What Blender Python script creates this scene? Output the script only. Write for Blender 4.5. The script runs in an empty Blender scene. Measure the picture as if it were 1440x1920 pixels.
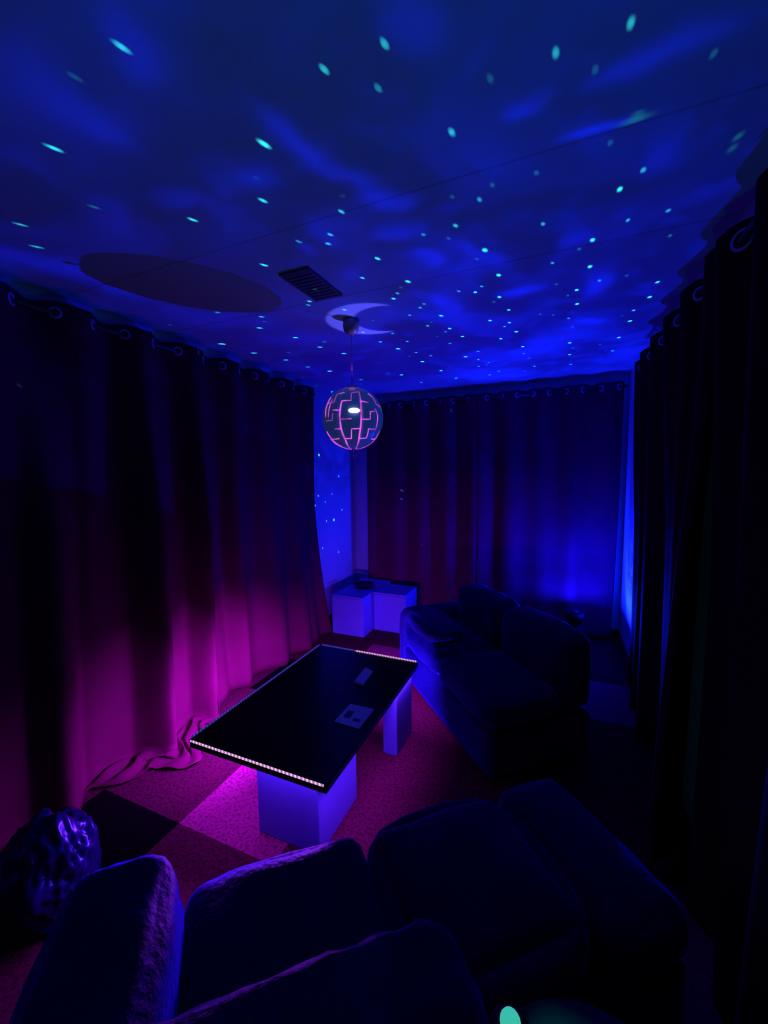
import bpy, bmesh, math, random
from math import sin, cos, pi, radians, sqrt, atan2, asin, exp
from mathutils import Vector, Matrix, noise

random.seed(7)
S = bpy.context.scene
COL = S.collection

# ------------------------------------------------------------------ camera
W, H, F = 1440, 1920, 764.0
YAW, PITCH, ROLL, CAMH = radians(23.38), radians(5.44), radians(-0.76), 1.5
CAM = Vector((0, 0, CAMH))
_f = Vector((-sin(YAW) * cos(PITCH), cos(YAW) * cos(PITCH), -sin(PITCH)))
_r = Vector((cos(YAW), sin(YAW), 0))
_u = _r.cross(_f)
RT = _r * cos(ROLL) + _u * sin(ROLL)
UP = -_r * sin(ROLL) + _u * cos(ROLL)
FW = _f
cd = bpy.data.cameras.new('camera')
co = bpy.data.objects.new('camera', cd)
COL.objects.link(co)
m = Matrix((RT, UP, -FW)).transposed().to_4x4()
m.translation = CAM
co.matrix_world = m
cd.sensor_fit = 'HORIZONTAL'
cd.sensor_width = 36.0
cd.lens = 36.0 * F / W
cd.clip_start = 0.02
S.camera = co


def ray(px, py):
    return (RT * ((px - 720) / F) + UP * ((960 - py) / F) + FW).normalized()


def onz(px, py, z):
    d = ray(px, py)
    return CAM + d * ((z - CAMH) / d.z)


def onx(px, py, x):
    d = ray(px, py)
    return CAM + d * (x / d.x)


def depth(p):
    return (p - CAM).dot(FW)


# ------------------------------------------------------------------ view + world
S.view_settings.view_transform = 'Standard'
S.view_settings.look = 'None'
S.view_settings.gamma = 1.0
S.view_settings.exposure = 0.0
S.view_settings.use_curve_mapping = False

world = bpy.data.worlds.new('dark_surroundings')
S.world = world
world.use_nodes = True
bg = world.node_tree.nodes['Background']
bg.inputs[0].default_value = (0.0, 0.25, 0.8, 1)
bg.inputs[1].default_value = 0.004

# room dimensions
ZC = 2.32
XL, XR, YB, YF = -2.12, 0.52, 4.08, -0.9
LEDCOL = (0.36, 0.03, 1.0)
PROJ = Vector((0.14, 3.66, 0.37))       # light-emitting lens of the star projector
P_BLUE, P_GREEN, P_MOON, P_STAR = 1.0, 1.0, 1.0, 1.0


def area_lamp(name, loc, rx, size, size_y, power, color=LEDCOL, rot=(0, 0, 0), spread=180):
    l = bpy.data.lights.new(name, 'AREA')
    l.shape = 'RECTANGLE'
    l.size, l.size_y = size, size_y
    l.energy = power
    l.color = color
    l.spread = radians(spread)
    o = bpy.data.objects.new(name, l)
    o.location = loc
    o.rotation_euler = rot
    COL.objects.link(o)
    return o


# table (used by the LED lamps too)
TX0, TX1, TY0, TY1, TZ0, TZ1 = -1.40, -0.735, 1.15, 2.17, 0.365, 0.40
# strips shine outward and down from the rim ...
LED = 7.0
area_lamp('led_light', (TX0 - 0.012, 1.80, 0.372), 0, 0.012, 0.70, 3.5 * LED, rot=(0, radians(53), 0), spread=138)
area_lamp('led_light', (TX0 - 0.014, 1.80, 0.378), 0, 0.010, 0.7, 0.30 * LED, rot=(0, radians(85), 0), spread=165)
area_lamp('led_light', (TX1 + 0.012, (TY0 + TY1) / 2, 0.372), 0, 0.012, 1.0, 0.04 * LED, rot=(0, radians(-50), 0))
area_lamp('led_light', ((TX0 + TX1) / 2, TY1 + 0.012, 0.372), 0, 0.65, 0.012, 1.6 * LED, rot=(radians(50), 0, 0), spread=150)
area_lamp('led_light', ((TX0 + TX1) / 2, TY0 - 0.012, 0.372), 0, 0.65, 0.012, 0.95 * LED, rot=(radians(-82), 0, 0), spread=125)
# ... and runs under the top
area_lamp('led_light', (TX0 + 0.03, (TY0 + TY1) / 2, 0.358), 0, 0.012, 0.95, 0.7 * LED)
area_lamp('led_light', (TX1 - 0.02, (TY0 + TY1) / 2, 0.358), 0, 0.012, 0.95, 0.32 * LED, spread=85)
area_lamp('led_light', ((TX0 + TX1) / 2, TY0 + 0.02, 0.358), 0, 0.6, 0.012, 0.12 * LED)
# the teal diode of the charger on the side table, shining up
area_lamp('charger_light', (-0.036, 0.452, 0.868), 0, 0.015, 0.015, 0.42, color=(0.0, 1.0, 1.15), rot=(pi, radians(-22), 0))
area_lamp('charger_glow', (-0.008, 0.446, 0.845), 0, 0.01, 0.01, 0.6, color=(0.0, 1.0, 1.15), rot=(0, radians(-68), 0))


# ------------------------------------------------------------------ star projector lamp
def star_projector_light():
    l = bpy.data.lights.new('star_projector_light', 'POINT')
    l.shadow_soft_size = 0.006
    l.energy = 1.0
    l.use_nodes = True
    nt = l.node_tree
    for n in list(nt.nodes):
        nt.nodes.remove(n)
    N, Lk = nt.nodes, nt.links

    def nd(t, **k):
        n = N.new(t)
        for a, b in k.items():
            setattr(n, a, b)
        return n

    def put(sock, v):
        if isinstance(v, bpy.types.NodeSocket):
            Lk.new(v, sock)
        else:
            sock.default_value = v

    def mt(op, a, b=None, c=None, clamp=False):
        n = nd('ShaderNodeMath', operation=op)
        n.use_clamp = clamp
        put(n.inputs[0], a)
        if b is not None:
            put(n.inputs[1], b)
        if c is not None:
            put(n.inputs[2], c)
        return n.outputs[0]

    def vm(op, a, b=None, c=None):
        n = nd('ShaderNodeVectorMath', operation=op)
        put(n.inputs[0], a)
        if b is not None:
            put(n.inputs[1], b)
        if op == 'SCALE':
            put(n.inputs[3], c)
        return n.outputs['Value'] if op in ('DISTANCE', 'DOT_PRODUCT', 'LENGTH') else n.outputs['Vector']

    tc = nd('ShaderNodeTexCoord')
    d = vm('NORMALIZE', tc.outputs['Normal'])
    sep = nd('ShaderNodeSeparateXYZ')
    Lk.new(d, sep.inputs[0])
    dz = mt('MAXIMUM', sep.outputs[2], 0.06)
    Hh = ZC - PROJ.z
    cx = mt('MULTIPLY_ADD', mt('DIVIDE', sep.outputs[0], dz), Hh, PROJ.x)
    cy = mt('MULTIPLY_ADD', mt('DIVIDE', sep.outputs[1], dz), Hh, PROJ.y)
    cmb = nd('ShaderNodeCombineXYZ')
    Lk.new(cx, cmb.inputs[0])
    Lk.new(cy, cmb.inputs[1])
    cp = cmb.outputs[0]                      # where this ray meets the ceiling

    # warped coordinates for cloud shapes
    nz = nd('ShaderNodeTexNoise')
    nz.inputs['Scale'].default_value = 2.6
    nz.inputs['Detail'].default_value = 3
    Lk.new(cp, nz.inputs['Vector'])
    warp = vm('ADD', cp, vm('SCALE', vm('SUBTRACT', nz.outputs['Color'], (0.5, 0.5, 0.5)), None, 0.28))

    # soft drifting clouds
    n2 = nd('ShaderNodeTexNoise')
    n2.inputs['Scale'].default_value = 1.7
    n2.inputs['Detail'].default_value = 4
    n2.inputs['Distortion'].default_value = 0.8
    Lk.new(warp, n2.inputs['Vector'])
    n3 = nd('ShaderNodeTexNoise')
    n3.inputs['Scale'].default_value = 6.5
    n3.inputs['Detail'].default_value = 3
    Lk.new(warp, n3.inputs['Vector'])
    c1 = nd('ShaderNodeMapRange', interpolation_type='SMOOTHSTEP')
    Lk.new(n2.outputs[0], c1.inputs[0])
    c1.inputs[1].default_value, c1.inputs[2].default_value = 0.42, 0.72
    c2 = nd('ShaderNodeMapRange', interpolation_type='SMOOTHSTEP')
    Lk.new(n3.outputs[0], c2.inputs[0])
    c2.inputs[1].default_value, c2.inputs[2].default_value = 0.5, 0.75
    cloud = mt('ADD', mt('MULTIPLY', c1.outputs[0], 0.45), mt('MULTIPLY', c2.outputs[0], 0.35))

    # bright wisps : x1,y1,x2,y2 ends and width read off the photograph
    wisps = [(200, -10, 285, 105, 60, .9), (0, 70, 170, 220, 90, .9), (180, 220, 285, 262, 60, .8),
             (480, 232, 600, 290, 40, 1.3), (590, 290, 720, 365, 36, 1.0), (445, 325, 510, 360, 60, .8),
             (340, 370, 370, 400, 60, .6), (715, 10, 790, 70, 80, .7), (950, 222, 985, 226, 44, 1.0),
             (1110, 165, 1325, 85, 46, .9), (1060, 258, 1170, 228, 9, 1.8), (700, 378, 775, 382, 26, 1.1),
             (725, 432, 800, 440, 30, .9), (785, 475, 818, 502, 30, 1.3), (860, 462, 935, 500, 40, 1.0),
             (955, 540, 975, 552, 36, 1.0), (-10, 490, 160, 508, 34, 1.5), (150, 505, 300, 565, 36, 1.3),
             (290, 592, 520, 602, 30, .6), (480, 640, 620, 632, 26, .5), (615, 425, 640, 465, 50, .9),
             (1090, 535, 1150, 525, 36, .8), (1040, 450, 1090, 435, 50, .6), (800, 560, 880, 588, 30, .9),
             (990, 645, 1060, 650, 50, .7), (840, 602, 760, 590, 18, .6), (1210, 285, 1260, 270, 60, .6),
             (860, 700, 980, 705, 26, .5), (1080, 600, 1130, 604, 12, .6), (570, 465, 585, 478, 22, .8)]
    acc = None
    for (x1, y1, x2, y2, w, st) in wisps:
        a, b = onz(x1, y1, ZC), onz(x2, y2, ZC)
        c = (a + b) / 2
        ax = (b - a)
        hl = max(ax.length / 2, 0.03)
        ax.normalize()
        mx, my = (x1 + x2) / 2, (y1 + y2) / 2
        q = Vector((x2 - x1, y2 - y1)).normalized()
        e1 = onz(mx - q.y * w / 2, my + q.x * w / 2, ZC)
        hw = max(abs((e1 - c).cross(ax).z), 0.012)
        px = Vector((-ax.y, ax.x, 0))
        dd = vm('SUBTRACT', warp if w > 12 else cp, (c.x, c.y, 0))
        u = vm('DOT_PRODUCT', dd, (ax.x / (hl * 1.15), ax.y / (hl * 1.15), 0))
        v = vm('DOT_PRODUCT', dd, (px.x / hw, px.y / hw, 0))
        r2 = mt('ADD', mt('POWER', mt('ABSOLUTE', u), 3.0), mt('MULTIPLY', v, v))
        g = mt('MULTIPLY', mt('EXPONENT', mt('MULTIPLY', r2, -1.0)), st)
        acc = g if acc is None else mt('ADD', acc, g)
    blue = mt('ADD', mt('ADD', mt('MULTIPLY', acc, WISP), mt('MULTIPLY', cloud, CLOUD)), BASE)

    # low beams have no cloud pattern left in them
    lowf = nd('ShaderNodeMapRange', interpolation_type='SMOOTHSTEP')
    Lk.new(sep.outputs[2], lowf.inputs[0])
    lowf.inputs[1].default_value, lowf.inputs[2].default_value = 0.30, 0.50
    rear = nd('ShaderNodeMapRange', interpolation_type='SMOOTHSTEP')
    Lk.new(sep.outputs[1], rear.inputs[0])
    rear.inputs[1].default_value, rear.inputs[2].default_value = 0.30, 0.12
    lf = mt('MULTIPLY', lowf.outputs[0], rear.outputs[0])
    blue = mt('ADD', mt('MULTIPLY', blue, lf), mt('MULTIPLY', mt('SUBTRACT', 1.0, lf), 0.55))
    # moon
    m1 = vm('DISTANCE', cp, (-0.973, 2.063, 0))
    m2 = vm('DISTANCE', cp, (-0.872, 2.098, 0))
    i1 = nd('ShaderNodeMapRange')
    Lk.new(m1, i1.inputs[0])
    i1.inputs[1].default_value, i1.inputs[2].default_value = 0.228, 0.216
    i2 = nd('ShaderNodeMapRange')
    Lk.new(m2, i2.inputs[0])
    i2.inputs[1].default_value, i2.inputs[2].default_value = 0.176, 0.188
    moon = mt('MULTIPLY', i1.outputs[0], i2.outputs[0])

    # stars: collimated laser beams, stretched along their own slant
    dflat = vm('MULTIPLY', d, (1.0, 1.0, 0.0))
    acc = {0: None, 1: None, 2: None}
    for (x, y, s, k) in STARS:
        wallstar = k >= 10
        if k >= 10:                 # a star that lands on the left wall or a curtain
            p = onx(x, y, XL if k < 20 else -2.03)
            k %= 10
        else:
            p = onz(x, y, ZC)
        r = (s * 0.44) * depth(p) / F / (p - PROJ).length
        dr = (p - PROJ).normalized()
        if not wallstar:
            dr.z = 0.0
        t = mt('MULTIPLY', vm('DISTANCE', d if wallstar else dflat, tuple(dr)), 1.0 / r)
        acc[k] = t if acc[k] is None else mt('MINIMUM', acc[k], t)
    smask = []
    for k in (0, 1, 2):
        mr = nd('ShaderNodeMapRange', interpolation_type='SMOOTHSTEP')
        Lk.new(acc[k], mr.inputs[0])
        mr.inputs[1].default_value, mr.inputs[2].default_value = 1.0, 0.35
        smask.append(mr.outputs[0])
    star = mt('ADD', mt('MULTIPLY', smask[0], 1.0), mt('ADD', mt('MULTIPLY', smask[1], 0.5), mt('MULTIPLY', smask[2], 0.13)))

    star = mt('DIVIDE', star, mt('POWER', mt('MAXIMUM', sep.outputs[2], 0.5), 1.8))

    # a little green streak reflection beside the long wisp, two yellowish flecks
    gacc = None
    for (x1, y1, x2, y2, w, st) in [(1168, 232, 1216, 216, 7, 1.0), (1186, 217, 1206, 210, 7, .7), (1378, 262, 1390, 250, 8, .6), (1368, 284, 1378, 272, 8, .45)]:
        a, b = onz(x1, y1, ZC), onz(x2, y2, ZC)
        c = (a + b) / 2
        ax = b - a
        hl = ax.length / 2
        ax.normalize()
        px = Vector((-ax.y, ax.x, 0))
        dd = vm('SUBTRACT', cp, (c.x, c.y, 0))
        hw = w * 0.5 * depth(c) / F
        u = vm('DOT_PRODUCT', dd, (ax.x / hl, ax.y / hl, 0))
        v = vm('DOT_PRODUCT', dd, (px.x / hw, px.y / hw, 0))
        g = mt('MULTIPLY', mt('EXPONENT', mt('MULTIPLY', mt('ADD', mt('MULTIPLY', u, u), mt('MULTIPLY', v, v)), -1.0)), st)
        gacc = g if gacc is None else mt('ADD', gacc, g)

    def rgb(col, k):
        return vm('SCALE', col, None, k)
    tot = vm('ADD', rgb((0.004, 0.012, 1.0), mt('MULTIPLY', blue, E_BLUE)), rgb((0.0, 1.0, 1.6), E_TEAL))
    tot = vm('ADD', tot, rgb((0.26, 0.15, 1.0), mt('MULTIPLY', moon, E_MOON)))
    tot = vm('ADD', tot, rgb((0.06, 1.0, 0.85), mt('MULTIPLY', star, E_STAR)))
    tot = vm('ADD', tot, rgb((0.05, 0.8, 0.25), mt('MULTIPLY', gacc, E_STAR * 0.25)))
    # the lens shines up and out; downward it is closed by the housing
    up = nd('ShaderNodeMapRange')
    Lk.new(sep.outputs[2], up.inputs[0])
    up.inputs[1].default_value, up.inputs[2].default_value = -0.2, 0.2
    tot = vm('SCALE', tot, None, up.outputs[0])
    # rearward beams dimmed by hand to weaken the glow on the back curtain
    hb = nd('ShaderNodeMapRange', interpolation_type='SMOOTHSTEP')
    Lk.new(mt('SUBTRACT', sep.outputs[1], mt('MULTIPLY', sep.outputs[2], 0.6)), hb.inputs[0])
    hb.inputs[1].default_value, hb.inputs[2].default_value = -0.15, 0.35
    hb.inputs[3].default_value, hb.inputs[4].default_value = 1.0, 0.28
    tot = vm('SCALE', tot, None, hb.outputs[0])
    em = nd('ShaderNodeEmission')
    Lk.new(tot, em.inputs[0])
    em.inputs[1].default_value = 1.0
    out = nd('ShaderNodeOutputLight')
    Lk.new(em.outputs[0], out.inputs[0])
    o = bpy.data.objects.new('star_projector_light', l)
    o.location = PROJ
    COL.objects.link(o)


E_BLUE, E_TEAL, E_MOON, E_STAR = 250.0, 0.0, 280.0, 1000.0
BASE, CLOUD, WISP = 0.20, 1.0, 0.85
# stars: x, y, minor size in px, class (0 bright, 1 medium, 2 faint; +10 on the left wall, +20 on the left curtain)
STARS = [(228, 88, 8, 0), (140, 144, 6, 2), (101, 278, 8, 0), (495, 270, 10, 0), (493, 376, 6, 0), (481, 334, 3, 2),
         (361, 412, 6, 0), (176, 388, 6, 2), (38, 421, 6, 1), (69, 463, 6, 1), (608, 130, 6, 0), (709, 165, 5, 1),
         (721, 82, 6, 0), (640, 397, 5, 0), (643, 368, 3, 2), (560, 453, 4, 1), (619, 440, 4, 0), (615, 457, 4, 0),
         (495, 497, 6, 0), (492, 538, 6, 0), (587, 538, 5, 1), (580, 565, 4, 0), (578, 572, 4, 1), (708, 485, 6, 0),
         (679, 521, 4, 0), (408, 586, 4, 1), (490, 594, 4, 0), (496, 603, 3, 2), (487, 615, 5, 0), (646, 581, 4, 0),
         (326, 629, 5, 0), (318, 609, 3, 2), (554, 633, 5, 0), (1183, 43, 9, 1), (1042, 99, 8, 1), (919, 147, 6, 2),
         (1116, 131, 6, 2), (1338, 101, 6, 2), (847, 248, 8, 1), (1144, 268, 5, 2), (1006, 324, 5, 2), (923, 347, 5, 2),
         (899, 374, 5, 1), (848, 369, 4, 2), (1206, 319, 6, 1), (1162, 355, 7, 0), (854, 423, 6, 1), (1018, 420, 5, 1),
         (1253, 395, 5, 1), (1177, 413, 5, 1), (1256, 442, 5, 2), (1111, 450, 7, 0), (1086, 467, 5, 2), (794, 440, 4, 1),
         (841, 447, 4, 2), (909, 469, 8, 0), (894, 486, 4, 2), (1036, 493, 4, 1), (1106, 500, 7, 0), (935, 516, 7, 0),
         (765, 528, 7, 0), (1043, 533, 4, 2), (1124, 526, 4, 1), (1233, 529, 6, 0), (1218, 557, 7, 0), (1175, 517, 4, 2),
         (1081, 544, 6, 0), (1082, 570, 6, 0), (936, 557, 6, 0), (1065, 554, 4, 2), (903, 537, 4, 1), (891, 548, 5, 0),
         (860, 546, 4, 1), (751, 539, 3, 2), (745, 550, 4, 1), (738, 560, 5, 0), (827, 592, 6, 0), (795, 570, 4, 1),
         (788, 577, 4, 1), (768, 591, 4, 1), (926, 566, 4, 2), (954, 581, 5, 0), (919, 601, 5, 0), (1013, 589, 4, 2),
         (1037, 591, 4, 2), (1188, 582, 5, 1), (1181, 602, 7, 0), (1066, 597, 4, 1), (1073, 613, 4, 2), (1166, 592, 3, 2),
         (843, 616, 5, 0), (836, 622, 3, 1), (955, 605, 5, 0), (946, 612, 4, 1), (968, 622, 6, 0), (867, 631, 5, 0),
         (820, 631, 3, 2), (844, 644, 4, 1), (713, 641, 4, 0), (764, 640, 4, 1), (746, 654, 6, 0), (939, 635, 5, 0),
         (980, 650, 5, 0), (982, 663, 3, 1), (992, 671, 3, 1), (1068, 643, 6, 0), (1068, 665, 5, 0), (1070, 683, 5, 1),
         (1054, 635, 3, 2), (1074, 653, 3, 2), (1160, 633, 6, 0), (1148, 658, 5, 1), (1125, 646, 4, 2), (896, 659, 4, 1),
         (873, 669, 6, 0), (897, 674, 4, 1), (917, 680, 3, 1), (913, 684, 3, 2), (898, 687, 4, 1), (935, 696, 4, 1),
         (918, 703, 4, 1), (808, 667, 4, 1), (792, 678, 6, 0), (780, 661, 4, 1), (767, 668, 3, 2), (827, 695, 5, 0),
         (843, 687, 3, 2), (855, 709, 5, 1), (753, 703, 5, 0), (790, 717, 4, 1), (820, 729, 4, 1), (727, 700, 3, 2),
         (760, 737, 3, 2), (1002, 687, 4, 1), (984, 696, 3, 2), (1082, 711, 3, 2), (1010, 722, 3, 2), (1146, 699, 3, 2),
         (802, 611, 4, 1), (809, 604, 3, 2), (476, 662, 5, 0), (536, 675, 4, 0), (541, 661, 3, 2), (600, 651, 5, 0),
         (608, 641, 3, 1), (577, 688, 4, 1), (618, 696, 5, 0), (645, 663, 5, 0), (677, 712, 4, 1), (594, 723, 3, 2),
         (622, 734, 3, 1), (416, 645, 6, 0), (633, 597, 4, 0), (681, 623, 4, 0), (736, 625, 4, 1), (700, 601, 3, 2),
         (598, 853, 5, 11), (662, 858, 5, 11), (662, 879, 4, 11), (588, 910, 4, 12), (635, 893, 4, 12), (597, 930, 4, 12),
         (622, 926, 3, 12), (610, 941, 3, 12), (591, 948, 4, 12), (641, 956, 4, 12), (626, 975, 5, 11), (612, 977, 4, 12),
         (668, 972, 4, 12), (605, 1028, 4, 12), (635, 1035, 4, 12), (24, 718, 6, 21)]
star_projector_light()

# bulb light inside the pendant lamp
LAMP = Vector((-1.049, 2.015, 1.80))
bl = bpy.data.lights.new('pendant_bulb_light', 'POINT')
bl.energy = 0.06
bl.color = (1.0, 0.25, 0.85)
bl.shadow_soft_size = 0.03
bo = bpy.data.objects.new('pendant_bulb_light', bl)
bo.location = LAMP + Vector((0, 0, 0.25))
COL.objects.link(bo)


# ------------------------------------------------------------------ materials
def mat(name, col, rough=0.6, metal=0.0, emit=None, estr=0.0, bump=0.0, bscale=40.0, var=0.0, spec=0.5, trans=0.0, coat=0.0, vscale=6.0, tint=None, sheen=0.0):
    mm = bpy.data.materials.new(name)
    mm.use_nodes = True
    nt = mm.node_tree
    b = nt.nodes['Principled BSDF']
    b.inputs['Base Color'].default_value = (*col, 1)
    b.inputs['Roughness'].default_value = rough
    b.inputs['Metallic'].default_value = metal
    b.inputs['Specular IOR Level'].default_value = spec
    b.inputs['Coat Weight'].default_value = coat
    b.inputs['Transmission Weight'].default_value = trans
    if tint:
        b.inputs['Specular Tint'].default_value = (*tint, 1)
    if sheen:
        b.inputs['Sheen Weight'].default_value = sheen
        b.inputs['Sheen Roughness'].default_value = 0.35
        b.inputs['Sheen Tint'].default_value = (0.04, 0.06, 1.0, 1)
    if emit:
        b.inputs['Emission Color'].default_value = (*emit, 1)
        b.inputs['Emission Strength'].default_value = estr
    tc = nt.nodes.new('ShaderNodeTexCoord')
    if var > 0:
        n = nt.nodes.new('ShaderNodeTexNoise')
        n.inputs['Scale'].default_value = vscale
        n.inputs['Detail'].default_value = 5
        nt.links.new(tc.outputs['Object'], n.inputs['Vector'])
        r = nt.nodes.new('ShaderNodeMapRange')
        nt.links.new(n.outputs[0], r.inputs[0])
        r.inputs[1].default_value, r.inputs[2].default_value = 0.3, 0.7
        r.inputs[3].default_value, r.inputs[4].default_value = 1 - var, 1 + var
        mx = nt.nodes.new('ShaderNodeVectorMath')
        mx.operation = 'SCALE'
        mx.inputs[0].default_value = col
        nt.links.new(r.outputs[0], mx.inputs[3])
        nt.links.new(mx.outputs[0], b.inputs['Base Color'])
    if bump > 0:
        n = nt.nodes.new('ShaderNodeTexNoise')
        n.inputs['Scale'].default_value = bscale
        n.inputs['Detail'].default_value = 4
        nt.links.new(tc.outputs['Object'], n.inputs['Vector'])
        bp = nt.nodes.new('ShaderNodeBump')
        bp.inputs['Strength'].default_value = bump
        bp.inputs['Distance'].default_value = 0.01
        nt.links.new(n.outputs[0], bp.inputs['Height'])
        nt.links.new(bp.outputs[0], b.inputs['Normal'])
    return mm


M = {}
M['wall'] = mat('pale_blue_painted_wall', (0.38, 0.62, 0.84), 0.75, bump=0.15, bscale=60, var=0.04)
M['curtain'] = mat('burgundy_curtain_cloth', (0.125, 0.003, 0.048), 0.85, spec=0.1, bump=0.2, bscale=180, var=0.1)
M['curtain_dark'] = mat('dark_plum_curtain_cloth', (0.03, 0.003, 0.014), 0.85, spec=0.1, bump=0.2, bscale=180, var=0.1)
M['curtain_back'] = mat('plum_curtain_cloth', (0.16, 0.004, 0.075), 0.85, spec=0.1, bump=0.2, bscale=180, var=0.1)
M['grommet'] = mat('satin_metal_ring', (0.45, 0.35, 0.95), 0.55, metal=0.5)
M['rod'] = mat('dark_metal_rod', (0.08, 0.07, 0.1), 0.4, metal=1.0)
M['tabletop'] = mat('black_gloss_tabletop', (0.004, 0.004, 0.012), 0.22, spec=0.25)
M['tableedge'] = mat('black_edge_band', (0.01, 0.01, 0.02), 0.5)
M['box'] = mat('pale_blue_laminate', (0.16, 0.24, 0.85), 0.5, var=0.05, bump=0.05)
M['navy'] = mat('navy_velvet', (0.003, 0.006, 0.075), 0.5, spec=0.03, tint=(0.15, 0.2, 1.0), sheen=0.9, bump=0.5, bscale=45, var=0.2)
M['navy_soft'] = mat('navy_velour', (0.010, 0.015, 0.14), 0.7, sheen=1.0, tint=(0.15, 0.2, 1.0), bump=0.6, bscale=70, var=0.25)
M['black'] = mat('black_plastic', (0.008, 0.008, 0.01), 0.4)
M['paper'] = mat('white_paper', (0.9, 0.85, 1.0), 0.8, var=0.05)
M['ink'] = mat('dark_print', (0.10, 0.07, 0.25), 0.8)
M['shade'] = mat('smoky_lamp_shade', (0.08, 0.17, 0.40), 0.35, spec=0.5, emit=(0.08, 0.22, 1.0), estr=0.07)  # faint blue emission added to lift the dark shade body
M['liner'] = mat('lamp_glow_slit', (0.3, 0.05, 0.3), 0.5, emit=(0.80, 0.10, 0.90), estr=0.9)
M['bulb'] = mat('lit_bulb', (1, 1, 1), 0.3, emit=(1.0, 0.7, 0.95), estr=6.0)
M['canopy'] = mat('grey_canopy', (0.16, 0.17, 0.22), 0.45)
M['cord'] = mat('violet_cord', (0.5, 0.2, 0.7), 0.5)
M['vent'] = mat('grey_vent_metal', (0.10, 0.11, 0.14), 0.5)
M['strip_clear'] = mat('led_strip_sleeve', (0.2, 0.2, 0.5), 0.3)
M['teal'] = mat('teal_indicator', (0.1, 0.8, 0.6), 0.3, emit=(0.08, 1.0, 0.72), estr=0.5)
M['bag'] = mat('crumpled_dark_plastic', (0.008, 0.010, 0.09), 0.25, spec=1.0, tint=(0.2, 0.3, 1.0), bump=0.8, bscale=7)
M['hood'] = mat('frosted_blue_hood', (0.3, 0.4, 0.9), 0.6, trans=0.9)
M['bowl'] = mat('black_bowl', (0.005, 0.005, 0.02), 0.4)


def vary_emission(mm, lo, hi, scale):
    nt = mm.node_tree
    n = nt.nodes.new('ShaderNodeTexNoise')
    n.inputs['Scale'].default_value = scale
    tc = nt.nodes.new('ShaderNodeTexCoord')
    nt.links.new(tc.outputs['Object'], n.inputs['Vector'])
    mr = nt.nodes.new('ShaderNodeMapRange')
    nt.links.new(n.outputs[0], mr.inputs[0])
    mr.inputs[1].default_value, mr.inputs[2].default_value = 0.38, 0.62
    mr.inputs[3].default_value, mr.inputs[4].default_value = lo, hi
    nt.links.new(mr.outputs[0], nt.nodes['Principled BSDF'].inputs['Emission Strength'])


vary_emission(M['liner'], 0.35, 1.1, 14.0)


def led_mat(name, strength, ecol=(1.0, 0.50, 0.95)):
    """row of little diodes behind a clear sleeve"""
    mm = bpy.data.materials.new(name)
    mm.use_nodes = True
    nt = mm.node_tree
    b = nt.nodes['Principled BSDF']
    b.inputs['Base Color'].default_value = (0.15, 0.1, 0.4, 1)
    b.inputs['Emission Color'].default_value = (*ecol, 1)
    tc = nt.nodes.new('ShaderNodeTexCoord')
    sp = nt.nodes.new('ShaderNodeSeparateXYZ')
    nt.links.new(tc.outputs['Object'], sp.inputs[0])
    add = nt.nodes.new('ShaderNodeMath')
    add.operation = 'ADD'
    nt.links.new(sp.outputs[0], add.inputs[0])
    nt.links.new(sp.outputs[1], add.inputs[1])
    mu = nt.nodes.new('ShaderNodeMath')
    mu.operation = 'MULTIPLY'
    mu.inputs[1].default_value = 2 * pi / 0.0175
    nt.links.new(add.outputs[0], mu.inputs[0])
    si = nt.nodes.new('ShaderNodeMath')
    si.operation = 'SINE'
    nt.links.new(mu.outputs[0], si.inputs[0])
    mr = nt.nodes.new('ShaderNodeMapRange')
    nt.links.new(si.outputs[0], mr.inputs[0])
    mr.inputs[1].default_value, mr.inputs[2].default_value = -0.4, 1
    mr.inputs[3].default_value, mr.inputs[4].default_value = 0.25 * strength, strength
    nt.links.new(mr.outputs[0], b.inputs['Emission Strength'])
    return mm


M['led_front'] = led_mat('led_diodes_front', 1.3)
M['led_far'] = led_mat('led_diodes_far', 1.1)
M['led_side'] = led_mat('led_diodes_side', 0.5, (0.12, 0.10, 1.0))


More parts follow.
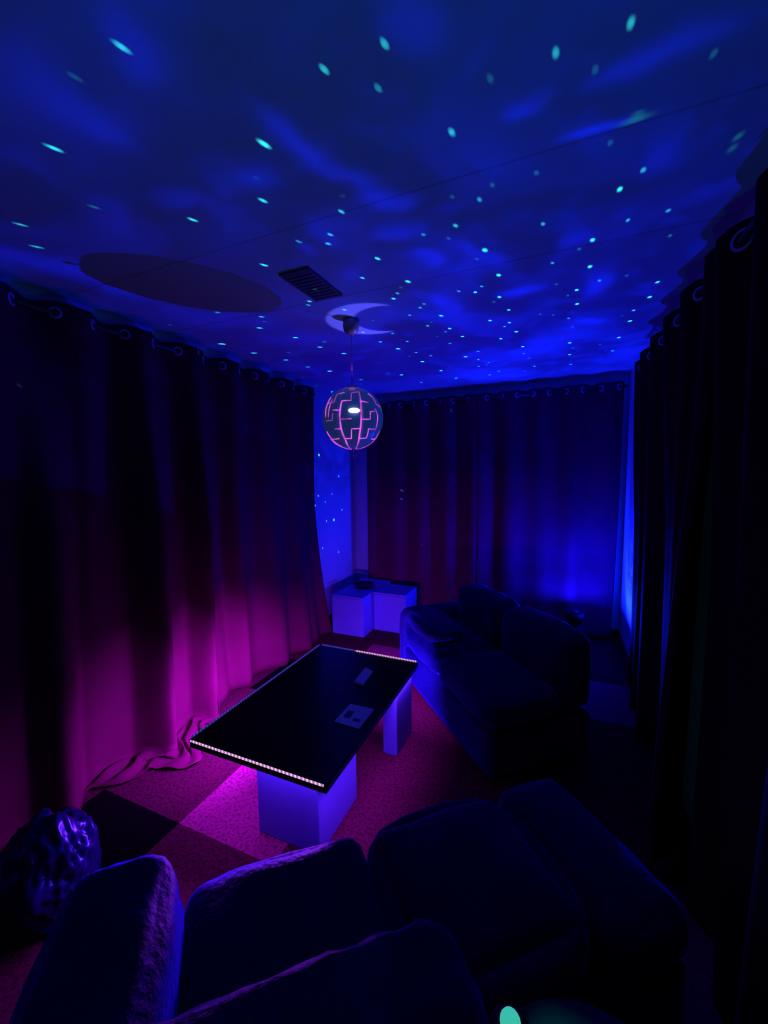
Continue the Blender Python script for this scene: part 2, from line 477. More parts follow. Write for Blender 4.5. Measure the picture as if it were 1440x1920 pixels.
def carpet_mat():
    mm = bpy.data.materials.new('carpet_painted_light')  # light and shade around the table painted into the carpet as squares
    mm.use_nodes = True
    nt = mm.node_tree
    N, Lk = nt.nodes, nt.links
    b = N['Principled BSDF']
    b.inputs['Roughness'].default_value = 0.95
    b.inputs['Specular IOR Level'].default_value = 0.05
    geo = N.new('ShaderNodeNewGeometry')
    sp = N.new('ShaderNodeSeparateXYZ')
    Lk.new(geo.outputs['Position'], sp.inputs[0])

    def mt(op, a, b_=None):
        n = N.new('ShaderNodeMath')
        n.operation = op
        for i, v in enumerate((a, b_)):
            if v is None:
                continue
            if isinstance(v, (int, float)):
                n.inputs[i].default_value = v
            else:
                Lk.new(v, n.inputs[i])
        return n.outputs[0]
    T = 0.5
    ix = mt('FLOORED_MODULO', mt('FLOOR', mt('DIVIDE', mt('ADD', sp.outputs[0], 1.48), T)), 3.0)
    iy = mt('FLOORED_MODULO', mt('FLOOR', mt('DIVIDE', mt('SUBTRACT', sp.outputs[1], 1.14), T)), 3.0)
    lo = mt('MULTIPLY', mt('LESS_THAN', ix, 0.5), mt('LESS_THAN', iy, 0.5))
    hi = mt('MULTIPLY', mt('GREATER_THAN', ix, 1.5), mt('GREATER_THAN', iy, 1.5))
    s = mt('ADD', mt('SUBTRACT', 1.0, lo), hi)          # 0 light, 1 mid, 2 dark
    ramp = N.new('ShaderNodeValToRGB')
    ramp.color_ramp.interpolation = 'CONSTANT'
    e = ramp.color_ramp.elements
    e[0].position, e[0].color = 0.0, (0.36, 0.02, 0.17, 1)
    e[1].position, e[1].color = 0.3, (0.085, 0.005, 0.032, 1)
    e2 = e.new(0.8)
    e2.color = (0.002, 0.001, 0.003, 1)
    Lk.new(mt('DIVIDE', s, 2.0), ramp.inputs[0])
    n = N.new('ShaderNodeTexNoise')
    n.inputs['Scale'].default_value = 75
    n.inputs['Detail'].default_value = 3
    Lk.new(geo.outputs['Position'], n.inputs['Vector'])
    mr = N.new('ShaderNodeMapRange')
    Lk.new(n.outputs[0], mr.inputs[0])
    mr.inputs[1].default_value, mr.inputs[2].default_value = 0.32, 0.55
    mr.inputs[3].default_value, mr.inputs[4].default_value = 0.35, 1.05
    vs = N.new('ShaderNodeVectorMath')
    vs.operation = 'SCALE'
    Lk.new(ramp.outputs[0], vs.inputs[0])
    Lk.new(mr.outputs[0], vs.inputs[3])
    Lk.new(vs.outputs[0], b.inputs['Base Color'])
    bp = N.new('ShaderNodeBump')
    bp.inputs['Strength'].default_value = 0.5
    bp.inputs['Distance'].default_value = 0.006
    Lk.new(n.outputs[0], bp.inputs['Height'])
    Lk.new(bp.outputs[0], b.inputs['Normal'])
    return mm


def ceiling_mat():
    """white painted boards with thin joints every 0.54 m across the room"""
    mm = mat('white_ceiling_boards', (0.36, 0.66, 0.84), 0.8)
    nt = mm.node_tree
    N, Lk = nt.nodes, nt.links
    b = N['Principled BSDF']
    geo = N.new('ShaderNodeNewGeometry')
    sp = N.new('ShaderNodeSeparateXYZ')
    Lk.new(geo.outputs['Position'], sp.inputs[0])

    def mt(op, a, b_=None):
        n = N.new('ShaderNodeMath')
        n.operation = op
        for i, v in enumerate((a, b_)):
            if v is None:
                continue
            if isinstance(v, (int, float)):
                n.inputs[i].default_value = v
            else:
                Lk.new(v, n.inputs[i])
        return n.outputs[0]
    f = mt('FLOORED_MODULO', mt('SUBTRACT', sp.outputs[1], 1.205 - 1.74 * 2), 1.74)
    dd = mt('MINIMUM', mt('ABSOLUTE', mt('SUBTRACT', f, 0.002)), mt('ABSOLUTE', mt('SUBTRACT', f, 0.54)))
    mr = N.new('ShaderNodeMapRange')
    Lk.new(dd, mr.inputs[0])
    mr.inputs[1].default_value, mr.inputs[2].default_value = 0.002, 0.010
    mr.inputs[3].default_value, mr.inputs[4].default_value = 0.72, 1.0
    vs = N.new('ShaderNodeVectorMath')
    vs.operation = 'SCALE'
    vs.inputs[0].default_value = (0.36, 0.66, 0.84)
    Lk.new(mr.outputs[0], vs.inputs[3])
    Lk.new(vs.outputs[0], b.inputs['Base Color'])
    return mm


# ------------------------------------------------------------------ mesh helpers
def link(name, bm, material, parent=None, smooth=False, loc=None):
    me = bpy.data.meshes.new(name)
    bmesh.ops.recalc_face_normals(bm, faces=bm.faces)
    bm.to_mesh(me)
    bm.free()
    if smooth:
        for p in me.polygons:
            p.use_smooth = True
    me.materials.append(material)
    o = bpy.data.objects.new(name, me)
    COL.objects.link(o)
    if parent is not None:
        o.parent = parent
    if loc is not None:
        o.location = loc
    return o


def empty(name, loc=(0, 0, 0), rz=0.0):
    o = bpy.data.objects.new(name, None)
    o.empty_display_size = 0.1
    o.location = loc
    o.rotation_euler = (0, 0, rz)
    COL.objects.link(o)
    return o


def tag(o, label, cat, group=None):
    o['label'] = label
    o['category'] = cat
    if group:
        o['group'] = group
    return o


def structure(o):
    o['kind'] = 'structure'
    return o


def add_box(bm, x0, x1, y0, y1, z0, z1, bevel=0.0, seg=2):
    r = bmesh.ops.create_cube(bm, size=1.0)
    vs = r['verts']
    for v in vs:
        v.co = Vector((x0 + (v.co.x + .5) * (x1 - x0), y0 + (v.co.y + .5) * (y1 - y0), z0 + (v.co.z + .5) * (z1 - z0)))
    if bevel > 0:
        es = list({e for v in vs for e in v.link_edges})
        bmesh.ops.bevel(bm, geom=es, offset=bevel, segments=seg, profile=0.5, affect='EDGES')


def box_obj(name, x0, x1, y0, y1, z0, z1, material, parent=None, bevel=0.0, seg=2):
    bm = bmesh.new()
    add_box(bm, x0, x1, y0, y1, z0, z1, bevel, seg)
    return link(name, bm, material, parent, smooth=False)


def add_tube(bm, pts, r, seg=8, cap=True):
    rings = []
    n = len(pts)
    for i, p in enumerate(pts):
        p = Vector(p)
        a = Vector(pts[max(i - 1, 0)])
        b = Vector(pts[min(i + 1, n - 1)])
        t = (b - a).normalized()
        s = t.cross(Vector((0, 0, 1)))
        if s.length < 1e-3:
            s = t.cross(Vector((1, 0, 0)))
        s.normalize()
        q = s.cross(t)
        rr = r[i] if isinstance(r, (list, tuple)) else r
        rings.append([bm.verts.new(p + (s * cos(2 * pi * k / seg) + q * sin(2 * pi * k / seg)) * rr) for k in range(seg)])
    for i in range(n - 1):
        for k in range(seg):
            bm.faces.new((rings[i][k], rings[i][(k + 1) % seg], rings[i + 1][(k + 1) % seg], rings[i + 1][k]))
    if cap:
        bm.faces.new(rings[0])
        bm.faces.new(rings[-1])


def add_lathe(bm, prof, seg=32, c=(0, 0, 0)):
    rings = []
    for (r, z) in prof:
        rings.append([bm.verts.new((c[0] + r * cos(2 * pi * k / seg), c[1] + r * sin(2 * pi * k / seg), c[2] + z)) for k in range(seg)])
    for i in range(len(prof) - 1):
        for k in range(seg):
            bm.faces.new((rings[i][k], rings[i][(k + 1) % seg], rings[i + 1][(k + 1) % seg], rings[i + 1][k]))
    if prof[0][0] > 1e-5:
        bm.faces.new(rings[0])
    if prof[-1][0] > 1e-5:
        bm.faces.new(rings[-1])
    bmesh.ops.remove_doubles(bm, verts=bm.verts, dist=1e-6)


def soft_block(name, x0, x1, y0, y1, z0, z1, material, parent, r=0.06, puff=0.02, wr=0.006, seed=0, n=14):
    """upholstered block: rounded corners, crowned faces, small creases"""
    bm = bmesh.new()
    bmesh.ops.create_cube(bm, size=2.0)
    bmesh.ops.subdivide_edges(bm, edges=bm.edges[:], cuts=n, use_grid_fill=True)
    hx, hy, hz = (x1 - x0) / 2, (y1 - y0) / 2, (z1 - z0) / 2
    c = Vector(((x0 + x1) / 2, (y0 + y1) / 2, (z0 + z1) / 2))
    r = min(r, hx * .95, hy * .95, hz * .95)
    off = Vector((seed * 7.3, seed * 3.1, 1.7 * seed))
    for v in bm.verts:
        a = v.co.copy()
        # concentrate vertices toward the edges
        a = Vector([math.copysign(abs(t) ** 0.75, t) for t in a])
        p = Vector((a.x * hx, a.y * hy, a.z * hz))
        q = Vector((max(-hx + r, min(hx - r, p.x)), max(-hy + r, min(hy - r, p.y)), max(-hz + r, min(hz - r, p.z))))
        d = p - q
        nrm = d.normalized() if d.length > 1e-6 else Vector((0, 0, 1))
        p = q + nrm * r if d.length > 1e-6 else p
        cr = (1 - a.x ** 2) * (1 - a.y ** 2) if abs(nrm.z) > .7 else ((1 - a.y ** 2) * (1 - a.z ** 2) if abs(nrm.x) > .7 else (1 - a.x ** 2) * (1 - a.z ** 2))
        cr = max(cr, 0)
        p += nrm * (puff * cr)
        nn = noise.noise((p + c + off) * 9.0) * wr + abs(noise.noise((p + c + off) * Vector((22, 22, 22)).x)) * wr * .8
        p += nrm * nn
        v.co = c + p
    return link(name, bm, material, parent, smooth=True)


# ------------------------------------------------------------------ room shell
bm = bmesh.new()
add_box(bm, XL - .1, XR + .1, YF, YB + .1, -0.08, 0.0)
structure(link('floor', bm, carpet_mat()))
bm = bmesh.new()
add_box(bm, XL - .1, XR + .1, YF, YB + .1, ZC, ZC + 0.08)
structure(link('ceiling', bm, ceiling_mat()))
structure(box_obj('wall_left', XL - .1, XL, YF, YB + .1, 0, ZC, M['wall']))
structure(box_obj('wall_back', XL, XR, YB, YB + .1, 0, ZC, M['wall']))
structure(box_obj('wall_right', XR, XR + .1, YF, YB + .1, 0, ZC, M['wall']))
M['base'] = mat('dark_baseboard', (0.03, 0.02, 0.03), 0.6)
structure(box_obj('baseboard_left', XL, XL + .012, YF, YB, 0, .07, M['base']))
structure(box_obj('baseboard_back', XL + .012, XR - .012, YB - .012, YB, 0, .07, M['base']))
structure(box_obj('baseboard_right', XR - .012, XR, YF, YB, 0, .07, M['base']))


# ------------------------------------------------------------------ curtains
def curtain(name, o, u, n, L, ztop, material, label, group, period=0.29, amp=0.042, phase=0.0, seed=0, deep=1.0, ridge=0.0,
            flare0=0.0, flare1=0.0, flare=0.03, pool=None, slide0=0.0, slide1=0.0, ringoff=0.5, zb=0.015, ring=0.021):
    """eyelet curtain. o: floor point of the first edge, u: unit along the rod, n: unit into the room"""
    o, u, n = Vector(o), Vector(u), Vector(n)
    root = empty(name, o)
    tag(root, label, 'curtain', group or 'eyelet curtains hung around the room')
    nu = int(L / 0.012)
    nv = 46
    bm = bmesh.new()
    grid = []
    for j in range(nv + 1):
        t = j / nv
        z = ztop + (zb - ztop) * t
        row = []
        for i in range(nu + 1):
            s = i / nu * L
            w = sin(2 * pi * s / period + phase)
            # eyelet pleats at the top; irregular hanging folds lower down
            k = min(1.0, t * 2.2)
            low = noise.noise(Vector((s * 3.1 + seed * 5.7, t * 0.5, seed))) * 0.11 + noise.noise(Vector((s * 7.5 + seed * 3.3, t * 0.7, seed + 9))) * 0.05
            a = amp * (1 - 0.55 * k)
            off = w * a + deep * low * k * (0.45 + 0.55 * t)
            e0, e1 = exp(-s / 0.25), exp(-(L - s) / 0.25)
            if ridge:
                off += ridge * k * max(0.0, sin(2 * pi * (s + 0.05 * t) / 0.37 + 1.1 + 0.9 * sin(s * 4))) ** 1.5
            off += flare * t * t + (flare0 * e0 + flare1 * e1) * t ** 2.2
            # the cloth top dips slightly between the eyelets
            zz = z - (0.006 * (1 - cos(4 * pi * s / period + 2 * phase)) * (1 - t))
            du = (slide0 * e0 + slide1 * e1) * t ** 2.4
            lim = -0.068 * 1.0
            off = max(off, lim)
            row.append(bm.verts.new(u * (s + du) + n * off + Vector((0, 0, zz))))
        grid.append(row)
    if pool:
        a0, a1, pl = pool
        base = grid[-1]
        npool = 14
        for q in range(1, npool + 1):
            row = []
            for i in range(nu + 1):
                s = i / nu * L
                wgt = max(0.0, min(1, (s - a0) / 0.12)) * max(0.0, min(1, (a1 - s) / 0.15))
                wgt = wgt * wgt * (3 - 2 * wgt)
                dist = pl * wgt * q / npool
                wr = 0.018 * (1 + sin(s * 55 + q * .9 + 3 * sin(s * 17))) * (1 - q / npool * .6) * wgt
                b0 = base[i].co
                row.append(bm.verts.new(Vector((b0.x, b0.y, 0.008 + wr)) + n * (dist + 0.001 * q)
                                        + u * (0.10 * noise.noise(Vector((s * 6, q * .25, 3))) * q / npool * wgt)))
            grid.append(row)
    for j in range(len(grid) - 1):
        for i in range(nu):
            bm.faces.new((grid[j][i], grid[j][i + 1], grid[j + 1][i + 1], grid[j + 1][i]))
    c = link('cloth', bm, material, root, smooth=True)
    md = c.modifiers.new('thick', 'SOLIDIFY')
    md.thickness = 0.0025
    # eyelets at the zero crossings
    k = 0
    while True:
        s = (pi * k + ringoff * 0 - phase) / (2 * pi) * period
        k += 1
        if s < 0.02:
            continue
        if s > L - 0.02:
            break
        sl = amp * 2 * pi / period * cos(2 * pi * s / period + phase)
        tang = (u + n * sl).normalized()
        nn = tang.cross(Vector((0, 0, 1))).normalized()
        bm = bmesh.new()
        R, r = ring, 0.0052
        g = []
        for a in range(18):
            cc = tang * cos(2 * pi * a / 18) + Vector((0, 0, 1)) * sin(2 * pi * a / 18)
            g.append([bm.verts.new(cc * (R + r * cos(2 * pi * b / 6)) + nn * (r * sin(2 * pi * b / 6))) for b in range(6)])
        for a in range(18):
            for b in range(6):
                bm.faces.new((g[a][b], g[(a + 1) % 18][b], g[(a + 1) % 18][(b + 1) % 6], g[a][(b + 1) % 6]))
        link('grommet', bm, M['grommet'], root, smooth=True, loc=u * s + Vector((0, 0, ztop - 0.05)))
    return root


def rod(name, a, b, label, wall_n):
    root = empty(name, a)
    tag(root, label, 'curtain rod', 'curtain rods around the room')
    a, b = Vector(a), Vector(b)
    bm = bmesh.new()
    add_tube(bm, [Vector((0, 0, 0)), b - a], 0.011, 12)
    link('pole', bm, M['rod'], root, smooth=True)
    for p in (Vector((0, 0, 0)), b - a):
        bm = bmesh.new()
        bmesh.ops.create_icosphere(bm, subdivisions=2, radius=0.018)
        link('finial', bm, M['rod'], root, smooth=True, loc=p)
    for t in (0.06, 0.5, 0.94):
        p = (b - a) * t
        bm = bmesh.new()
        add_tube(bm, [p, p + Vector(wall_n) * 0.085], 0.006, 8)
        link('bracket', bm, M['rod'], root, smooth=True)
    return root


# left side, two panels in view; the join is at y = 1.80
ZL = 2.262
curtain('curtain', (-2.045, 1.82, 0), (0, 1, 0), (1, 0, 0), 1.30, ZL, M['curtain'],
        'burgundy eyelet curtain on the left wall, the far panel beside the corner cubes', None,
        period=0.31, amp=0.042, phase=0.6, seed=1, ridge=0.03, flare1=0.08, slide1=0.10, flare=0.045)
curtain('curtain', (-2.032, 0.30, 0), (0, 1, 0), (1, 0, 0), 1.56, ZL, M['curtain'],
        'burgundy eyelet curtain on the left wall, near panel with its hem pooled on the floor', None,
        period=0.31, amp=0.046, phase=2.0, seed=2, deep=0.9, ridge=0.12, flare=0.01, pool=(0.78, 1.50, 0.17))
rod('curtain_rod', (-2.045, 0.2, ZL - 0.05), (-2.045, 3.17, ZL - 0.05), 'dark metal curtain rod along the left wall', (-1, 0, 0))
# back wall, two panels
ZB = 2.238
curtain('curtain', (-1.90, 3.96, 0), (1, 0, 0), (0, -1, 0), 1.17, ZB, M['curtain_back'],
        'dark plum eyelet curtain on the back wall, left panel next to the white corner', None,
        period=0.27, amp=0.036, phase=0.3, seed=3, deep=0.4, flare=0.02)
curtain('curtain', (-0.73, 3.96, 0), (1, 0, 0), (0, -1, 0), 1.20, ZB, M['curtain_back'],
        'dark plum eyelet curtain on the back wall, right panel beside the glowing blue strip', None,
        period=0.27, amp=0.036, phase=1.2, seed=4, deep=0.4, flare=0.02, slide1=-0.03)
rod('curtain_rod', (-1.93, 3.96, ZB - 0.05), (0.485, 3.96, ZB - 0.05), 'dark metal curtain rod across the back wall', (0, 1, 0))
# right wall, two panels
ZR = 2.185
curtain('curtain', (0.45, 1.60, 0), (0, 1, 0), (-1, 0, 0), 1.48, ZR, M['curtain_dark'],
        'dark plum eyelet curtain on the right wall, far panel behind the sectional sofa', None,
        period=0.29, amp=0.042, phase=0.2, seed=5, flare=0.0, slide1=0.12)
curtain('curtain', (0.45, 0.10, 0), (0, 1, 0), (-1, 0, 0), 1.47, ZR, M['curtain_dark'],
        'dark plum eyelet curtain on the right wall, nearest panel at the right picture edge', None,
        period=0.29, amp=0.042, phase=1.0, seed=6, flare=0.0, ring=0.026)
rod('curtain_rod', (0.45, 0.0, ZR - 0.05), (0.45, 3.12, ZR - 0.05), 'dark metal curtain rod along the right wall', (1, 0, 0))

# ------------------------------------------------------------------ ceiling vent
root = empty('ceiling_vent', (-1.008, 1.582, ZC))
tag(root, 'dark rectangular air vent in the ceiling beside the pendant lamp', 'vent')
box_obj('back_plate', -.060, .060, -.125, .125, -.003, -.0005, M['vent'], root)
bm = bmesh.new()
for (x0, x1, y0, y1) in ((-.072, .072, -.137, -.123), (-.072, .072, .123, .137), (-.072, -.058, -.123, .123), (.058, .072, -.123, .123)):
    add_box(bm, x0, x1, y0, y1, -.010, -.0005)
link('frame', bm, M['vent'], root)
for k in range(9):
    y = -.108 + k * .027
    bm = bmesh.new()
    add_box(bm, -.058, .058, y - .0125, y + .0125, -.0085, -.0065)
    for v in bm.verts:
        v.co.z += (v.co.y - y) * 0.12
    link('slat', bm, M['vent'], root)

# ------------------------------------------------------------------ pendant lamp
root = empty('pendant_lamp', (LAMP.x, LAMP.y, ZC))
tag(root, 'spherical pendant lamp with glowing pink stepped slits hanging by a cord over the table', 'lamp')
R = 0.166
zc = LAMP.z - ZC
bm = bmesh.new()
add_lathe(bm, [(0.040, 0.0), (0.043, -0.010), (0.044, -0.035), (0.040, -0.055), (0.030, -0.070), (0.014, -0.079), (0.0, -0.080)], 32)
cn = link('canopy', bm, M['canopy'], root, smooth=True)
bm = bmesh.new()
add_tube(bm, [(0, 0, -0.076), (0, 0, zc + R)], 0.0035, 8)
link('cord', bm, M['cord'], root, smooth=True)
# eight gore panels of the shade, edges turned slightly inward
for g in range(8):
    bm = bmesh.new()
    a0, a1 = g * pi / 4 + .006, (g + 1) * pi / 4 - .006
    G = []
    for j in range(25):
        th = radians(7 + (176 - 7) * j / 24)
        row = []
        for i in range(13):
            a = a0 + (a1 - a0) * i / 12
            rr = R - (0.004 if i in (0, 12) else 0.0)
            row.append(bm.verts.new((rr * sin(th) * cos(a), rr * sin(th) * sin(a), zc + rr * cos(th))))
        G.append(row)
    for j in range(24):
        for i in range(12):
            bm.faces.new((G[j][i], G[j][i + 1], G[j + 1][i + 1], G[j + 1][i]))
    o = link('shade_panel', bm, M['shade'], root, smooth=True)
    md = o.modifiers.new('thick', 'SOLIDIFY')
    md.thickness = 0.002
    md.offset = -1
bm = bmesh.new()
add_lathe(bm, [(0.03, zc + R + .004), (0.03, zc + R - .012), (0.012, zc + R - .012)], 20)
link('top_collar', bm, M['canopy'], root, smooth=True)


def on_sphere(px, py):
    d = ray(px, py)
    oc = CAM - LAMP
    b = oc.dot(d)
    c = oc.dot(oc) - R * R
    disc = b * b - c
    if disc < 0:
        p = CAM - d * b
        return (p - LAMP).normalized()
    return (CAM + d * (-b - sqrt(disc)) - LAMP).normalized()


def slit(bm, pts, w=0.0026, rot=0.0):
    dirs = [on_sphere(*p) for p in pts]
    fine = []
    for a, b in zip(dirs[:-1], dirs[1:]):
        n = max(2, int(a.angle(b) / 0.06))
        for k in range(n):
            fine.append(a.slerp(b, k / n))
    fine.append(dirs[-1])
    rm = Matrix.Rotation(rot, 3, 'Z')
    add_tube(bm, [rm @ (v * (R + 0.0005)) + Vector((0, 0, zc)) for v in fine], w, 6)


SL = [[(641, 752), (637, 778), (640, 805), (648, 825), (657, 841)],
      [(676, 752), (677, 765), (677, 790), (674, 815), (667, 841)],
      [(641, 752), (658, 751), (659, 737), (673, 735), (676, 752)],
      [(640, 786), (659, 785)], [(676, 752), (690, 755)], [(637, 769), (624, 769)],
      [(677, 786), (694, 786), (694, 772), (702, 771)], [(703, 766), (708, 780), (704, 805), (691, 804), (687, 821), (674, 822)],
      [(659, 822), (659, 804), (676, 803)], [(646, 822), (659, 822)], [(641, 804), (628, 804)],
      [(613, 809), (622, 823), (640, 837), (655, 842)], [(622, 823), (636, 822)],
      [(611, 783), (612, 765), (621, 745)], [(616, 783), (617, 768), (624, 749)], [(612, 789), (623, 788), (624, 775)],
      [(616, 757), (627, 754), (632, 740), (646, 736)], [(690, 738), (699, 746), (705, 758), (711, 762)],
      [(711, 808), (704, 822), (692, 834), (672, 842)], [(705, 822), (696, 823)]]
for q, rt_ in enumerate((0, pi)):
    bm = bmesh.new()
    for s in SL:
        slit(bm, s, w=0.0042 if s in SL[:2] else 0.0028, rot=rt_)
    link('glowing_slits', bm, M['liner'], root)
# lit bulb showing through its opening
bd = on_sphere(664, 769)
bm = bmesh.new()
bmesh.ops.create_uvsphere(bm, u_segments=20, v_segments=12, radius=0.5)
for v in bm.verts:
    v.co = Vector((v.co.x * .062, v.co.y * .062, v.co.z * .026))
link('bulb', bm, M['bulb'], root, smooth=True, loc=bd * (R - 0.012) + Vector((0, 0, zc)))
bm = bmesh.new()
add_tube(bm, [(0, 0, zc - R + .002), (0, 0, zc - R - .035)], 0.0022, 6)
link('pull_cord', bm, M['cord'], root)
bm = bmesh.new()
bmesh.ops.create_icosphere(bm, subdivisions=2, radius=0.008)
link('pull_knob', bm, M['cord'], root, smooth=True, loc=(0, 0, zc - R - .04))

# ------------------------------------------------------------------ LED table
root = empty('coffee_table', ((TX0 + TX1) / 2, (TY0 + TY1) / 2, 0))
tag(root, 'low black coffee table edged with a glowing LED strip on two blue cube legs', 'table')
cx, cy = (TX0 + TX1) / 2, (TY0 + TY1) / 2
hx, hy = (TX1 - TX0) / 2, (TY1 - TY0) / 2
box_obj('tabletop', -hx, hx, -hy, hy, TZ0, TZ1, M['tabletop'], root, bevel=0.002)
box_obj('leg_box', -1.13 - cx, -0.83 - cx, 1.24 - cy, 1.56 - cy, 0, TZ0, M['box'], root, bevel=0.004)
box_obj('leg_box', -0.838 - cx, -0.757 - cx, 1.885 - cy, 2.12 - cy, 0, TZ0, M['box'], root, bevel=0.004)
zt, zb_ = TZ1 + .001, TZ1 - .006
box_obj('led_strip', -hx + .01, hx - .01, -hy - .0045, -hy - .0005, zb_, zt, M['led_front'], root)
box_obj('led_strip', -hx + .26, hx - .01, hy - .006, hy + .0045, zb_, zt + .003, M['led_far'], root)
box_obj('led_strip', -hx + .01, -hx + .26, hy - .006, hy + .0045, zb_, zt + .003, M['led_side'], root)
box_obj('led_strip', -hx - .0045, -hx + .003, -hy + .01, hy - .01, zb_, zt + .003, M['led_side'], root)
box_obj('led_strip', hx + .0005, hx + .0045, -hy + .01, hy - .01, zb_ - .02, zt - .012, M['strip_clear'], root)


def quad_on(px4, z, thick, name, material, parent=None):
    ps = [onz(x, y, z) for x, y in px4]
    c = sum(ps, Vector()) / 4
    bm = bmesh.new()
    lo = [bm.verts.new((p.x - c.x, p.y - c.y, 0)) for p in ps]
    hi = [bm.verts.new((p.x - c.x, p.y - c.y, thick)) for p in ps]
    bm.faces.new(lo[::-1])
    bm.faces.new(hi)
    for i in range(4):
        bm.faces.new((lo[i], lo[(i + 1) % 4], hi[(i + 1) % 4], hi[i]))
    return link(name, bm, material, parent, loc=(c.x, c.y, z)), c


leaf, c0 = quad_on([(626, 1353), (657, 1320), (702, 1330), (673, 1367)], TZ1 + .0008, .0015, 'leaflet', M['paper'])
tag(leaf, 'pale printed leaflet lying flat near the front right of the black table', 'paper')
pr, c1 = quad_on([(643, 1345), (654, 1332), (665, 1335), (655, 1348)], TZ1 + .0008, .0004, 'printed_patch', M['ink'])
pr.parent = leaf
pr.location = (c1.x - c0.x, c1.y - c0.y, .0015)
pr, c1 = quad_on([(661, 1352), (664, 1347), (676, 1350), (673, 1355)], TZ1 + .0008, .0004, 'printed_line', M['ink'])
pr.parent = leaf
pr.location = (c1.x - c0.x, c1.y - c0.y, .0015)
pk, c0 = quad_on([(664, 1281), (685, 1255), (699, 1262), (681, 1287)], TZ1 + .0008, .012, 'small_packet', M['paper'])
tag(pk, 'small pale folded packet lying farther back on the black table', 'packet')
bm = bmesh.new()
add_tube(bm, [onz(672, 1283, TZ1 + .014) - Vector((c0.x, c0.y, TZ1)), onz(680, 1286, TZ1 + .014) - Vector((c0.x, c0.y, TZ1))], 0.002, 6)
link('shiny_seal', bm, M['grommet'], pk)


# ------------------------------------------------------------------ corner cubes
def cube(x0, y0, label, w=0.325, h=0.37):
    r_ = empty('cube_stool', (x0 + w / 2, y0 + w / 2, 0))
    tag(r_, label, 'cube', 'cubes clustered in the far left corner')
    box_obj('body', -w / 2, w / 2, -w / 2, w / 2, 0.0, h - .018, M['box'], r_, bevel=.004)
    box_obj('top_panel', -w / 2, w / 2, -w / 2, w / 2, h - .0165, h, M['box'], r_, bevel=.004)


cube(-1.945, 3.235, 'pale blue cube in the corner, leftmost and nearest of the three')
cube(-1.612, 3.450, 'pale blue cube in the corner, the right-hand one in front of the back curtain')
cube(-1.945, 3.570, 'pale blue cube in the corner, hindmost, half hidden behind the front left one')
bm = bmesh.new()
add_lathe(bm, [(0.0, 0.0), (0.06, 0.0), (0.085, 0.008), (0.105, 0.024), (0.110, 0.030), (0.104, 0.030), (0.082, 0.014), (0.05, 0.008), (0.0, 0.007)], 36)
bw = link('shallow_bowl', bm, M['bowl'], None, smooth=True, loc=(-1.78, 3.58, 0.372))
tag(bw, 'shallow black bowl sitting on top of the corner cubes', 'bowl')

# ------------------------------------------------------------------ seating, laid out along the diagonal
A0 = Vector((-0.89, 0.70, 0))
UA = atan2(0.67, 0.74)


def place(u, d):
    """u along the row, d away from the table"""
    return A0 + Vector((cos(UA), sin(UA), 0)) * u + Vector((sin(UA), -cos(UA), 0)) * d


# local axes of a module: x = along row, y = towards the table (so depth is -y)
# armchair
root = empty('armchair', place(0, 0), UA)
tag(root, 'navy velvet armchair seen from behind, nearest to the camera, facing the LED table', 'armchair')
soft_block('seat_base', 0.0, 0.47, -0.56, -0.01, 0.05, 0.27, M['navy'], root, r=.03, puff=.004, wr=.002, seed=1)
soft_block('seat_cushion', 0.0, 0.47, -0.56, 0.0, 0.275, 0.425, M['navy'], root, r=.045, puff=.02, wr=.006, seed=2)
soft_block('backrest', -0.20, 0.465, -0.74, -0.565, 0.05, 0.80, M['navy'], root, r=.05, puff=.015, wr=.016, seed=3, n=26)
soft_block('armrest', -0.235, -0.005, -0.56, -0.05, 0.05, 0.60, M['navy'], root, r=.07, puff=.02, wr=.010, seed=4)
for (x, y) in ((-.18, -.12), (.42, -.08), (-.15, -.68), (.42, -.68)):
    bm = bmesh.new()
    add_tube(bm, [(x, y, 0), (x, y, .055)], [.016, .02], 10)
    link('leg', bm, M['black'], root)
# pouf module
root = empty('ottoman', place(0.50, 0.02), UA)
tag(root, 'navy velvet square ottoman just right of the nearest armchair', 'ottoman')
soft_block('body', 0.005, 0.43, -0.42, -0.02, 0.04, 0.30, M['navy'], root, r=.04, puff=.006, wr=.003, seed=5)
soft_block('cushion', 0.0, 0.435, -0.43, 0.0, 0.305, 0.43, M['navy'], root, r=.05, puff=.05, wr=.006, seed=6, n=20)
for (x, y) in ((.05, -.06), (.38, -.06), (.05, -.37), (.38, -.37)):
    bm = bmesh.new()
    add_tube(bm, [(x, y, 0), (x, y, .045)], [.014, .018], 10)
    link('leg', bm, M['black'], root)
# corner seat
root = empty('corner_seat', place(0.96, 0.0), UA)
tag(root, 'dark navy corner seat between the ottoman and the long sofa, almost lost in shadow', 'seat')
soft_block('seat_base', 0.0, 0.24, -0.50, -0.02, 0.03, 0.27, M['navy'], root, r=.03, puff=.004, wr=.002, seed=7)
soft_block('seat_cushion', 0.0, 0.24, -0.50, 0.0, 0.275, 0.42, M['navy'], root, r=.045, puff=.015, wr=.005, seed=8)
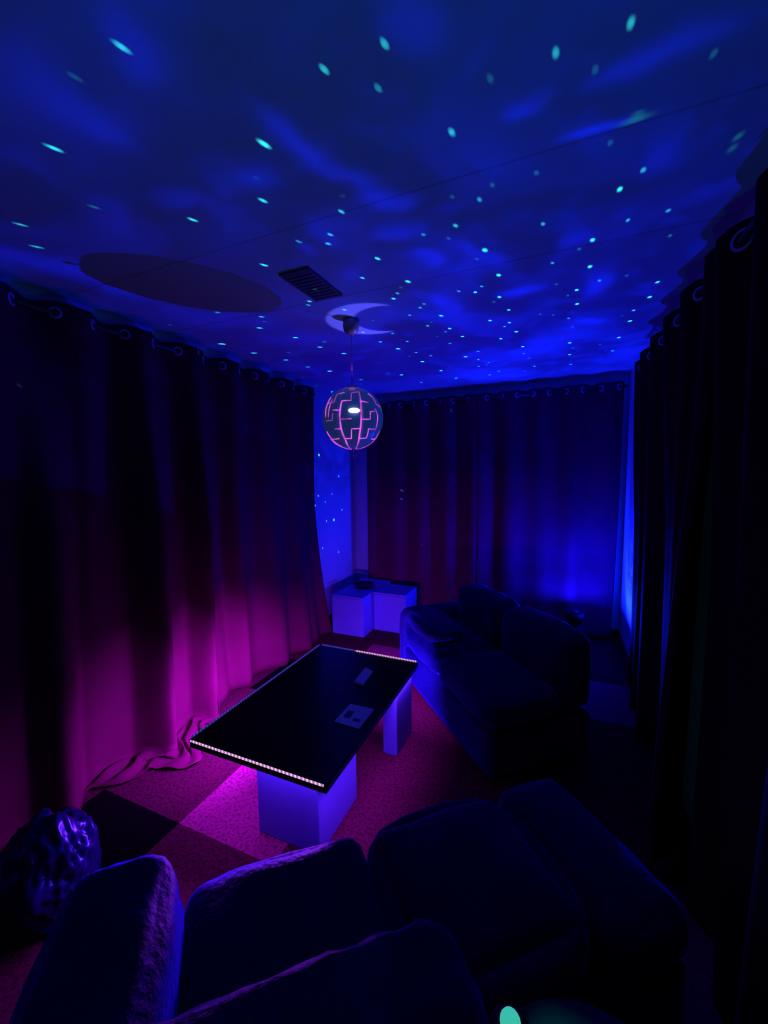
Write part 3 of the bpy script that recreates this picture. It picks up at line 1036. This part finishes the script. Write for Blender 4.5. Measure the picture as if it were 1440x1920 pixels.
# long sofa (the wing) facing the table
root = empty('sofa', place(1.22, -0.43), UA)
tag(root, 'long navy sofa set diagonally across the far right, facing the LED table', 'sofa')
soft_block('seat_base', 0.0, 0.62, 0.0, 1.10, 0.04, 0.27, M['navy'], root, r=.03, puff=.004, wr=.002, seed=10)
soft_block('seat_cushion', 0.0, 0.42, 0.0, 0.545, 0.275, 0.42, M['navy'], root, r=.05, puff=.02, wr=.005, seed=11)
soft_block('seat_cushion', 0.0, 0.42, 0.553, 1.095, 0.275, 0.42, M['navy'], root, r=.05, puff=.02, wr=.007, seed=12)
soft_block('back_cushion', 0.425, 0.62, 0.0, 0.545, 0.275, 0.67, M['navy'], root, r=.06, puff=.02, wr=.008, seed=13)
soft_block('back_cushion', 0.425, 0.62, 0.553, 1.095, 0.275, 0.67, M['navy'], root, r=.06, puff=.02, wr=.008, seed=14)
soft_block('armrest', 0.02, 0.62, 1.105, 1.23, 0.04, 0.50, M['navy_soft'], root, r=.05, puff=.01, wr=.008, seed=15)
for (x, y) in ((.05, .08), (.55, .08), (.05, 1.02), (.55, 1.02)):
    bm = bmesh.new()
    add_tube(bm, [(x, y, 0), (x, y, .045)], [.016, .02], 10)
    link('leg', bm, M['black'], root)
# a pillow leaning at the far end
p = place(1.34, -1.30)
root = empty('throw_pillow', (p.x, p.y, 0.43), UA)
tag(root, 'blue throw pillow lying at the far end of the long sofa', 'pillow')
soft_block('cover', -.10, .13, -.19, .19, 0.0, 0.10, M['navy_soft'], root, r=.05, puff=.03, wr=.006, seed=16)

# ------------------------------------------------------------------ star projector device behind the sofa
root = empty('star_projector', (PROJ.x, PROJ.y, 0))
tag(root, 'small black star projector on the floor behind the long sofa near the back curtain', 'projector')
bm = bmesh.new()
add_lathe(bm, [(0.07, 0.0), (0.075, 0.01), (0.03, 0.05), (0.022, 0.08), (0.022, 0.20), (0.05, 0.23), (0.075, 0.27), (0.078, 0.31), (0.06, 0.328), (0.0, 0.330)], 28)
link('housing', bm, M['black'], root, smooth=True)
bm = bmesh.new()
add_lathe(bm, [(0.03, 0.331), (0.03, 0.338), (0.0, 0.339)], 20)
M['lens'] = mat('lens_rim', (0.02, 0.03, 0.2), 0.1)
link('lens', bm, M['lens'], root, smooth=True)

# ------------------------------------------------------------------ crumpled bag, low left
bm = bmesh.new()
bmesh.ops.create_icosphere(bm, subdivisions=5, radius=1.0)
for v in bm.verts:
    q = v.co.copy()
    rr = 1 + 0.30 * noise.noise(q * 1.7) + 0.16 * (1 - abs(noise.noise(q * 4.0 + Vector((3, 1, 2)))) * 2)
    v.co = Vector((q.x * .12, q.y * .11, q.z * .18)) * rr
    if v.co.z > .12:
        k = min(1, (v.co.z - .12) / .14)
        v.co.x *= 1 - .5 * k
        v.co.y *= 1 - .5 * k
    v.co.z = max(v.co.z + .17, 0.004)
bag = link('crumpled_bag', bm, M['bag'], None, smooth=True, loc=(-1.57, 0.72, 0))
tag(bag, 'crumpled dark blue plastic bag on the floor at the lower left beside the armchair', 'bag')

# ------------------------------------------------------------------ low cabinet with a teal indicator, bottom right
root = empty('side_table', (0.062, 0.408, 0))
tag(root, 'round black side table at the bottom edge of the picture', 'side table')
bm = bmesh.new()
add_lathe(bm, [(0.16, 0.0), (0.16, 0.02), (0.03, 0.03), (0.03, 0.76), (0.13, 0.77), (0.135, 0.785), (0.13, 0.80), (0.0, 0.80)], 32)
link('body', bm, M['black'], root, smooth=True)
CH = onz(957, 1917, 0.836)
root = empty('charger', (CH.x, CH.y, 0.8))
tag(root, 'small black charger with a round teal indicator light on the round side table', 'charger')

bm = bmesh.new()
add_lathe(bm, [(0.0, 0.0), (0.024, 0.001), (0.026, 0.006), (0.025, 0.026), (0.020, 0.033), (0.0, 0.034)], 28)
link('body', bm, M['black'], root, smooth=True)
bm = bmesh.new()
bmesh.ops.create_uvsphere(bm, u_segments=18, v_segments=10, radius=0.0125)
link('indicator_light', bm, M['teal'], root, smooth=True, loc=(0, 0, 0.036))
